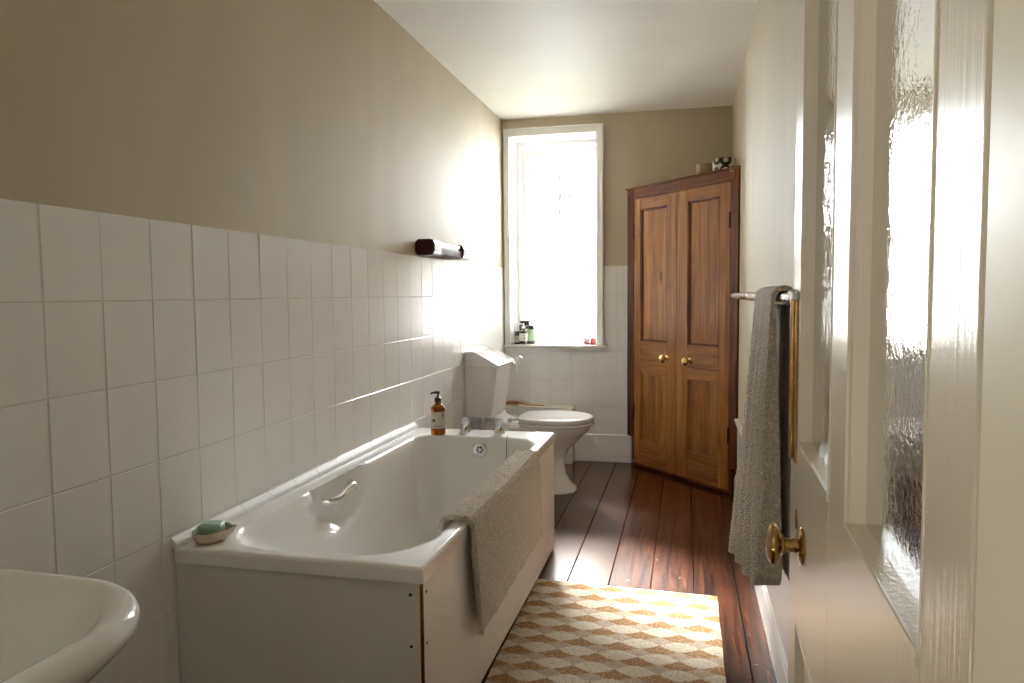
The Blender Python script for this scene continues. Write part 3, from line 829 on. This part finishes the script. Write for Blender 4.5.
# boxed pipe ledge under the window, with the bath brush
bm = BM(); box(bm, .012, .508, -.125, -.0115, 0, .392, .004, 2); st('trim_6', bm, 'paint')
br = thing('bath_brush', 'wooden bath brush lying on the boxed ledge behind the toilet', 'brush', (.085, -.085, .392))
bm = BM(); box(bm, .022, .125, -.108, -.065, .405, .424, .008, 3); obj('brush_head', bm, 'brushwood', br)
bm = BM(); box(bm, .028, .119, -.103, -.070, .392, .4055, .002); obj('bristles', bm, 'bristle', br)
bm = BM(); tube(bm, [(.12, -.086, .414), (.16, -.086, .404), (.24, -.086, .400), (.30, -.086, .3985)], [.008, .006, .0055, .006], 12); obj('handle', bm, 'brushwood', br)

# ------------------------------------------------------------------ sill items
SZ = .8196
o, lb2 = pump_bottle((.132, .035, SZ), .0295, .105, 'brown pump bottle with square white label at the front of the window sill group', 'darkglass', 'chrome', 'white_label', .8)
bc = (.132, .035, SZ); fa = math.atan2(CAM.y-bc[1], CAM.x-bc[0])
printing(lb2, bc, .030, [(fa+.12, .040, .050, .26), (fa+.12, .0425, .0475, .38), (fa, .062, .0634, .9), (fa, .066, .0674, .7)])
def jar(c, r, h, label, lid_h=.014, lab=None, labmat='white_label', glass='darkglass', name='jar'):
    o = thing(name, label, 'jar', c, 'jars on the window sill')
    bm = BM(); lathe(bm, [(0, 0), (r*.94, 0), (r, .005), (r, h*.86), (r*.93, h*.93), (r*.82, h*.97), (r*.82, h), (0, h)], c, 36); obj('jar_body', bm, glass, o)
    bm = BM(); lathe(bm, [(0, h), (r*.90, h), (r*.92, h+.002), (r*.92, h+lid_h-.002), (r*.88, h+lid_h), (0, h+lid_h)], c, 36); obj('lid', bm, 'black', o)
    if lab:
        bm = BM(); lathe(bm, [(r*1.01, h*lab[0]), (r*1.018, h*lab[0]), (r*1.018, h*lab[1]), (r*1.01, h*lab[1])], c, 36); obj('jar_label', bm, labmat, o)
    return o
jar((.083, .060, SZ), .024, .080, 'small dark jar with cream label at the left of the window sill group', .012, (.15, .75), 'label')
jar((.172, .090, SZ), .036, .120, 'dark lidded jar with green label at the right of the window sill group', .013, (.18, .88), 'greenglass')
jar((.122, .150, SZ), .046, .150, 'largest dark lidded jar at the back of the window sill group', .016)
def candle(c, mat, label):
    bm = BM(); lathe(bm, [(0, 0), (.019, 0), (.021, .003), (.0215, .038), (.019, .045), (.012, .042), (0, .041)], c, 28)
    obj('candle', bm, mat, origin=c, label=label, category='candle', group='candles on the window sill')
candle((.585, .05, SZ), 'pinkcandle', 'small dusky pink candle on the window sill, just left of the red one')
candle((.630, .05, SZ), 'redcandle', 'small red candle at the right end of the window sill')

# ------------------------------------------------------------------ wall light over the tiles
wl = thing('wall_light', 'dark maroon and chrome tube wall light above the white tiles', 'wall light', (0, -1.46, 1.385))
def octo(y, x0, x1, z0, z1, c_):
    return [Vector(p) for p in ((x0+c_*.5, y, z0), (x1-c_, y, z0), (x1-c_*.3, y, z0+c_*.3), (x1, y, z0+c_), (x1, y, z1-c_), (x1-c_*.3, y, z1-c_*.3), (x1-c_, y, z1), (x0+c_*.5, y, z1), (x0, y, z1-c_*.5), (x0, y, z0+c_*.5))]
for ya, yb, x1 in ((-1.775, -1.66, .098), (-1.30, -1.14, .098)):
    bm = BM(); ringloft(bm, [octo(ya, .001, x1-.008, 1.376, 1.440, .020), octo(ya+.006, .001, x1, 1.370, 1.446, .022), octo(yb-.006, .001, x1, 1.370, 1.446, .022), octo(yb, .001, x1-.008, 1.376, 1.440, .020)])
    obj('end_cap', bm, 'maroon', wl, angle=20)
bm = BM(); box(bm, .001, .088, -1.665, -1.265, 1.3725, 1.420, .012, 3); obj('base_tray', bm, simple('matt_maroon', (.05, .008, .008), .55, spec=.15), wl)
bm = BM(); tube(bm, [(.070, -1.665, 1.426), (.070, -1.265, 1.426)], .014, 28); obj('tube_cover', bm, 'chrome', wl)
bm = BM(); box(bm, .001, .05, -1.66, -1.27, 1.418, 1.438, .004); obj('back_plate', bm, 'chrome', wl)

# ------------------------------------------------------------------ towel rail and towel
RX, RZ = 1.475, 1.163
rail = thing('towel_rail', 'chrome towel rail fixed along the right wall beside the cupboard', 'towel rail', (W, -2.7, RZ))
bm = BM(); tube(bm, [(RX, -3.80, RZ), (RX, -1.70, RZ)], .0135, 20); obj('rail_bar', bm, 'chrome', rail)
for yy in (-2.60, -3.74):
    bm = BM(); lathe(bm, [(0, RX-.004), (.015, RX), (.016, RX+.01), (.011, RX+.025), (.011, W-.030), (.018, W-.022), (.020, W-.014), (.027, W-.010), (.027, W-.001), (0, W-.001)], (0, yy, RZ), 24, 'x'); obj('bracket', bm, 'chrome', rail)
    bm = BM(); lathe(bm, [(0, yy+.07), (.013, yy+.068), (.015, yy+.060), (.014, yy+.052), (0, yy+.052)], (RX, 0, RZ), 20, 'y'); obj('end_cap', bm, 'chrome', rail)
def towel_mesh():
    bm = BM(); rows = []; ny = 120
    T0 = .0165
    for j in range(ny+1):
        v = j/ny; y = -3.42+.36*v     # near -> far
        zb = .503-.035*v+.03*max(0, 1-v/.12)**2               # hem of the front layer
        zk = .53-.05*v                # hem of the back layer
        fl = .004+.036*1.0
        outer = []; nz = 70
        def rid(z, v):
            k_ = min(1, (RZ+.02-z)/.25)
            return k_*(.014*(1-2*abs(sin(PI*(v*3.3+.18*sin(z*5)+.1)))**.7)*(.35+.65*v**.3)+.005*noise.noise(Vector((v*9, z*2.2, 5))))
        thick = lambda z: .012+.022*min(1, max(0, (RZ-z)/.55))**.8
        # outer surface, bottom to top
        for i in range(nz+1):
            z = zb+(RZ-zb)*i/nz
            drop = (RZ-z)
            x = RX-T0-.012-(thick(z)-.012)*.85-.034*v*min(1, drop/.72)**1.9+rid(z, v)
            outer.append(Vector((x, y+.03*v*drop*0, z)))
        for i in range(1, 12):        # over the rail, outside
            a = PI-PI*i/12; rr = T0+.012
            outer.append(Vector((RX+rr*cos(a), y, RZ+rr*sin(a))))
        for i in range(0, 31):        # back layer outside, down
            z = RZ-(RZ-zk)*i/30; outer.append(Vector((RX+T0+.012+.004*noise.noise(Vector((v*7, z*3, 9))), y, z)))
        for i in range(30, -1, -1):   # back layer inside, up
            z = RZ-(RZ-zk)*i/30; outer.append(Vector((RX+T0+.003, y, z)))
        for i in range(11, 0, -1):
            a = PI-PI*i/12; outer.append(Vector((RX+(T0+.0005)*cos(a), y, RZ+(T0+.0005)*sin(a))))
        for i in range(nz, -1, -1):   # front layer inside, down
            z = zb+(RZ-zb)*i/nz
            outer.append(Vector((RX-T0-.001+.022*(1-i/nz)-.024*v*min(1, (RZ-z)/.72)**1.9, y, z+.004)))
        for p in outer:
            fz = .0016*noise.noise(p*80); p.x += fz if False else 0; p.z += .002*noise.noise(p*30)*(1 if p.z < RZ else 0); p.x += fz
            if v < .02 or v > .98: pass
            p.y += .010*noise.noise(Vector((p.x*8, p.z*3, 2)))*(1-abs(2*v-1)*0)
        rows.append(outer)
    ringloft(bm, rows); return bm
obj('bath_towel', towel_mesh(), 'towel', origin=(RX, -3.08, RZ+.0135), angle=80, label='taupe terry bath towel hanging over the chrome wall rail', category='towel')

# ------------------------------------------------------------------ rug
def rug():
    bm = BM(); nx, ny = 40, 60; th = .009
    def P(u, v, top):
        x = .677+(.713)*u-.012*v*0; y = -2.215-1.05*v-.028*u
        x += .004*noise.noise(Vector((u*2, v*7, 0)))
        z = (th if top else .0008)+(.0012*noise.noise(Vector((u*9, v*13, 1))) if top else 0)
        if u in (0, 1) or v in (0, 1): z = min(z, th*.55) if top else z
        return Vector((x, y, z))
    for top in (1, 0):
        g_ = [[bm.verts.new(P(i/nx, j/ny, top)) for j in range(ny+1)] for i in range(nx+1)]
        for i in range(nx):
            for j in range(ny): bm.faces.new((g_[i][j], g_[i][j+1], g_[i+1][j+1], g_[i+1][j]) if not top else (g_[i][j], g_[i+1][j], g_[i+1][j+1], g_[i][j+1]))
    bmesh.ops.bridge_loops(bm, edges=[e for e in bm.edges if e.is_boundary])
    return bm
obj('rug', rug(), 'rug', origin=(0, 0, 0), angle=60, label='woven rug with brown and cream lens pattern on the floorboards beside the bathtub', category='rug')

# ------------------------------------------------------------------ open door leaf
ANG = math.radians(2.0); DD = .12
dv = Vector((sin(ANG), cos(ANG), 0)); dn = Vector((cos(ANG), -sin(ANG), 0))
S0 = .390
DO = Vector((CAM.x, CAM.y, 0))+dn*DD+dv*S0       # hinge end of the face seen by the camera
DXM = frame(DO, dv, dn)                          # local: s along leaf, t into the leaf
def al(a): return a-S0
SL, TT = 1.219-S0, .038
l1a, l1b, l2a, l2b = al(.834), al(1.117), al(.474), al(.731)
ZD0, ZP0, ZP1, ZL0, ZL1, ZD1 = .012, .20, .690, .962, 1.86, 2.01
def dobj(name, bm, mat, parent, **kw): return obj(name, bm, mat, parent, X=DXM, **kw)
bm = BM()
for a, b in ((.0, l2a), (l2b, l1a), (l1b, SL)): box(bm, a, b, 0, TT, ZD0, ZD1, .002, 2)
for a, b in ((l2a, l2b), (l1a, l1b)):
    for z0, z1 in ((ZD0+.001, ZP0), (ZP1, ZL0), (ZL1, ZD1-.001)): box(bm, a-.001, b+.001, .0, TT, z0, z1, .0)
bmesh.ops.transform(bm, matrix=DXM, verts=bm.verts)
dr = obj('door_1', bm, 'door', None, origin=DO, kind='structure')
for a, b in ((l2a, l2b), (l1a, l1b)):
    bm = BM()
    for z0, z1 in ((ZP0, ZP1), (ZL0, ZL1)):  # small bead round each opening
        e = .0035; q = .0
        box(bm, a-e, a+q, -.0012, .004, z0-e, z1+e, .0008, 2); box(bm, b-q, b+e, -.0012, .004, z0-e, z1+e, .0008, 2)
        box(bm, a+.0002, b-.0002, -.0025, .0005, z0-.009, z0+.0008, .0008, 2); box(bm, a+.0002, b-.0002, -.0015, .004, z1-q, z1+e, .0008, 2)
    dobj('beading', bm, 'door', dr)
    bm = BM(); box(bm, a-.004, b+.004, .0175, .0215, ZL0-.004, ZL1+.004); dobj('glass_pane', bm, 'obscure', dr, smooth=False)
    bm = BM(); box(bm, a-.002, b+.002, .014, .026, ZP0-.002, ZP1+.002); box(bm, a+.03, b-.03, .008, .0145, ZP0+.03, ZP1-.03, .004, 2); dobj('lower_panel', bm, 'door', dr)
# knob
ks, kz = al(1.049), .833
bm = BM(); lathe(bm, [(0, -.001), (.025, -.001), (.025, -.003), (.021, -.006), (.012, -.008), (.0, -.008)], (0, 0, 0), 32, 'y'); bm.transform(Matrix.Translation((ks, 0, kz))); rs = dobj('knob_rose', bm, 'oldbrass', dr)
bm = BM(); lathe(bm, [(0, -.006), (.0105, -.008), (.0095, -.012), (.0095, -.024), (.013, -.0255), (.013, -.0275), (.018, -.030), (.025, -.033), (.0275, -.0375), (.0265, -.042), (.020, -.046), (.008, -.048), (0, -.0485)], (0, 0, 0), 36, 'y'); bm.transform(Matrix.Translation((ks, 0, kz))); dobj('door_knob', bm, 'oldbrass', rs)
bm = BM(); lathe(bm, [(0, 0), (.007, 0), (.007, -.002), (0, -.0028)], (0, 0, 0), 20, 'y', sy=1); bm.transform(Matrix.Translation((al(1.125), 0, kz+.014)) @ Matrix.Diagonal((1, 1, 2.1, 1))); dobj('keyhole_cover', bm, 'oldbrass', dr)
# brass edge bolt on the free edge
bm = BM(); box(bm, al(1.140), SL-.012, -.004, .001, .925, 1.168, .0015); tube(bm, [(al(1.165), -.005, .93), (al(1.165), -.005, 1.165)], .0045, 10)
dobj('edge_bolt', bm, 'oldbrass', dr)
bm = BM(); box(bm, al(1.135), SL-.006, -.010, .0, 1.163, 1.180, .003); dobj('bolt_cap', bm, 'chrome', dr)
bm = BM(); 
for zz in (.25, 1.75): tube(bm, [(-.004, .0, zz-.045), (-.004, .0, zz+.045)], .006, 10)
dobj('hinge', bm, 'door', dr)

# ------------------------------------------------------------------ washbasin at lower left
bs = thing('washbasin', 'white ceramic washbasin with a broad bowed rim by the doorway', 'washbasin', (.35, -4.55, 0))
def bas(e, z, fr=.0):
    """plan outline; y1 side bows towards the room"""
    x0, x1, y0, y1 = .03+e, .650-e, YF+.004+e*.3, -4.313-e
    pts = rrect(x0, x1, y0, y1, (.03, max(.04, .150-e*.6), max(.04, .150-e*.6), .03), z, 12, 10)
    out = []
    for p in pts:
        t = max(0, (p.y-y0)/(y1-y0)); u = (p.x-(x0+x1)/2)/((x1-x0)/2)
        out.append(Vector((p.x-(x0+x1)/2, 0, 0))*(1-.05*(1-t)*1.0)+Vector(((x0+x1)/2, p.y-.014*t*(u*u), p.z)))
    return out
ZB = .805
rings = [bas(.23, ZB-.20), bas(.19, ZB-.17), bas(.12, ZB-.13), bas(.055, ZB-.085), bas(.022, ZB-.052), bas(.006, ZB-.034), bas(.0, ZB-.022), bas(.0, ZB-.012), bas(.004, ZB-.004), bas(.010, ZB), bas(.018, ZB+.0005),
         bas(.030, ZB-.003), bas(.037, ZB-.010), bas(.050, ZB-.028), bas(.072, ZB-.065), bas(.105, ZB-.105), bas(.15, ZB-.130), bas(.20, ZB-.138)]
bm = BM(); ringloft(bm, rings); obj('basin', bm, 'ceramic', bs, angle=70)
bm = BM(); lathe(bm, [(0, 0), (.115, 0), (.115, .015), (.095, .05), (.08, .20), (.08, .50), (.10, .612), (0, .612)], (.35, -4.60, .0), 36, sy=.85); obj('pedestal', bm, 'ceramic', bs)
